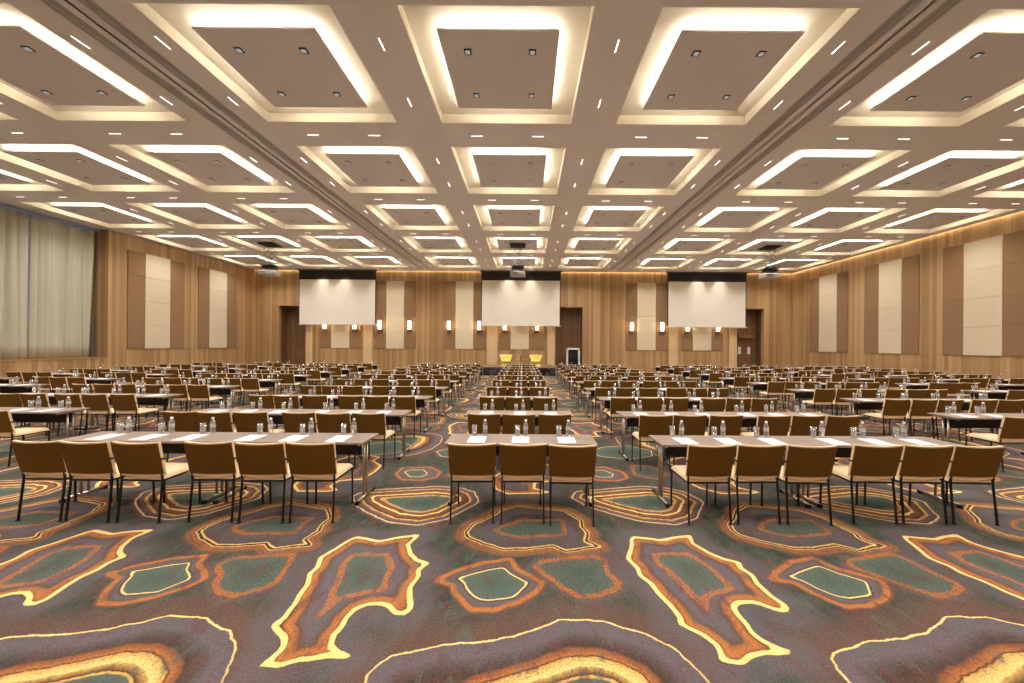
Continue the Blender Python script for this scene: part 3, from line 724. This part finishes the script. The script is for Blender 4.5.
# ------------------------------------------------------------------ tables
TD = .48
def make_table():
    r = empty('folding_table')
    b = MB(); b.bbox(-.905, .905, 0, TD, .715, .74, .003); b.build('table_top', M['top'], r)
    for s in (-1, 1):
        X = s*.835
        b = MB(); 
        for y in (.20, .28): b.tube([(X, y, .03), (X, y, .712)], .014, 10)
        b.tube([(X, .05, .70), (X, TD-.05, .70)], .014, 8); lg = b.build('leg', M['chrome'], r)
        b = MB(); b.tube([(X, .02, .032), (X, TD-.02, .032)], .019, 10); ft = b.build('foot_bar', M['chrome'], lg)
        b = MB(); b.bbox(X-.022, X+.022, -.005, .035, 0, .045, .004); b.bbox(X-.022, X+.022, TD-.035, TD+.005, 0, .045, .004); b.build('foot_cap', M['black'], lg)
    b = MB(); b.box(-.74, .74, .33, .345, .50, .712); b.build('modesty_panel', M['mesh'], r)
    b = MB()
    for s in (-1, 1): b.tube([(s*.835, .24, .45), (s*.5, .24, .71)], .009, 6)
    b.build('brace', M['black'], r)
    return r
def make_pad():
    b = MB(); b.bbox(-.105, .105, 0, .297, 0, .004, .0008); return b.mesh('paper_pad', [M['paper']])
def make_glass():
    b = MB(); b.lathe([(.026, 0), (.030, .004), (.032, .13), (.0305, .13), (.028, .012), (.003, .010)], 14, close=False); b.add([(.026*math.cos(2*PI*j/14), .026*math.sin(2*PI*j/14), 0) for j in range(14)], [tuple(reversed(range(14)))])
    return b.mesh('drinking_glass', [M['glass']])
def bottle_full():
    r = empty('water_bottle')
    b = MB(); b.lathe([(.024, 0), (.030, .006), (.030, .05), (.0285, .06), (.030, .07), (.030, .125), (.026, .15), (.013, .172), (.013, .185)], 14); bb = b.build('bottle_body', M['bottle'], r)
    b = MB(); b.lathe([(.0305, .075), (.0305, .118)], 14, close=False); b.build('paper_label', M['labelp'], r)
    b = MB(); b.lathe([(.0155, .180), (.0155, .200), (.014, .203)], 12); b.build('bottle_cap', M['cap'], r)
    return r
def bottle_far():
    b = MB(); b.lathe([(.024, 0), (.030, .006), (.030, .125), (.026, .15), (.013, .172), (.013, .185)], 8)
    b.lathe([(.0305, .075), (.0305, .118)], 8, close=False, mi=2); b.lathe([(.0155, .180), (.0155, .200), (.014, .203)], 8, mi=1)
    return b.mesh('water_bottle', [M['bottle'], M['cap'], M['labelp']])

chairA = make_chair_full(); register(chairA); chairB = make_chair_far(); register(chairB)
tab0 = make_table(); register(tab0); bot0 = bottle_full(); register(bot0); botm = bottle_far(); padm = make_pad(); glm = make_glass()
used = {'a': False, 'b': False, 't': False, 'o': False}
def inst(proto, key):
    if not used[key]: used[key] = True; return proto
    return copy_tree(proto)
ROWZ = [4.388, 6.15, 8.03, 9.85, 11.7, 13.5, 15.3, 17.1, 18.9, 20.8]
CEN = [-.056, -.12, -.18, -.22, -.23, -.25, -.27, -.28, -.30, -.31]
DB = [0, -.10, -.20, -.24, -.28, -.31, -.34, -.38, -.42, -.46]
def blocks(k):
    return [('outer left', -18.25, 1), ('narrow left', -15.0, 1), ('wide left', -11.30-.07*k, 2), ('left centre', -5.55+DB[k], 2), ('centre', CEN[k]-.91, 1),
            ('right centre', 1.60, 2), ('wide right', 7.20, 2), ('narrow right', 12.12, 1), ('outer right', 15.15, 2)]
def in_view(x, y, z, m=4):
    if y < .5: return False
    u = 526.5 + 372.6*x/y; v = 345.4 + 372.6*(1.9-z)/y
    return -m < u < 1024+m and -m < v < 683+m
NCH = 0
CG, TG = 'conference chairs in rows facing the stage', 'folding tables in rows facing the stage'
for k, y in enumerate(ROWZ):
    for bi, (bn, x0, nt) in enumerate(blocks(k)):
        for t in range(nt):
            cx = x0 + .91 + 1.815*t
            sk = (.004 if k == 0 else .008) if x0 > 1 else 0
            ck = .013 if (k == 0 and x0 > 1) else 0
            jy = random.uniform(-.010, .010) + sk*cx
            part = ' of'
            vis = any(in_view(xx, y, .74) for xx in (cx-.9, cx, cx+.9))
            half = '' if nt == 1 else ('left ' if t == 0 else 'right ')
            where = '%s row, %s block' % (ORD[k], bn)
            if vis:
                o = inst(tab0, 't'); o.location = (cx, y+jy, 0); o.rotation_euler = (0, 0, sk)
                tag(o, 'grey-brown %sfolding table on metal legs, %s' % (half, where), 'table', TG)
            for s in (-1, 0, 1):
                sx = cx + s*.54 + ((.018 if x0 < -5 and x0 > -6 else -.005 if 1 < x0 < 2 else 0) if k == 0 else 0) + (.02 if x0 == CEN[k]-.91 else 0)
                n = t*3+s+1; so = ORD[n] + ' from left'
                jx = random.uniform(-.008, .008)
                if in_view(sx-.2, y-.42, .7) or in_view(sx+.2, y-.42, .7):
                    o = inst(chairA, 'a') if k <= 3 else inst(chairB, 'b'); NCH += 1
                    yy = y-.205+jy+sk*s*.54+ck*(cx+s*.54)+random.uniform(-.02, .02) + (.02 if k == 0 else 0)
                    o.location = (sx+jx, yy, 0); o.rotation_euler = (0, 0, random.uniform(-.03, .03))
                    tag(o, 'tan chair with brown back, %s, %s' % (so, where), 'chair', CG)
                if vis and in_view(sx, y+.1, .75, 2):
                    o = bpy.data.objects.new('paper_pad', padm); COL.objects.link(o); o.location = (sx-.02+random.uniform(-.02, .02), y+jy+.035, .7405); o.rotation_euler = (0, 0, random.uniform(-.03, .03))
                    tag(o, 'white paper pad at seat %s, %s' % (so, where), 'paper pad', 'paper pads laid on the tables')
                    gx, bx = sx-.075+random.uniform(-.012, .012), sx+.045+random.uniform(-.012, .012)
                    if s != -1 and random.random() < .12: gx += .03
                    gy = y+jy+.42
                    if not in_view(bx, gy, .8, 0): continue
                    o = bpy.data.objects.new('drinking_glass', glm); COL.objects.link(o); o.location = (gx, gy-.01, .7405)
                    tag(o, 'clear drinking glass at seat %s, %s' % (so, where), 'glass', 'drinking glasses on the tables')
                    if k <= 2: o = inst(bot0, 'o')
                    else: o = bpy.data.objects.new('water_bottle', botm); COL.objects.link(o)
                    o.location = (bx, gy, .7405)
                    tag(o, 'clear water bottle with white cap at seat %s, %s' % (so, where), 'bottle', 'water bottles on the tables')
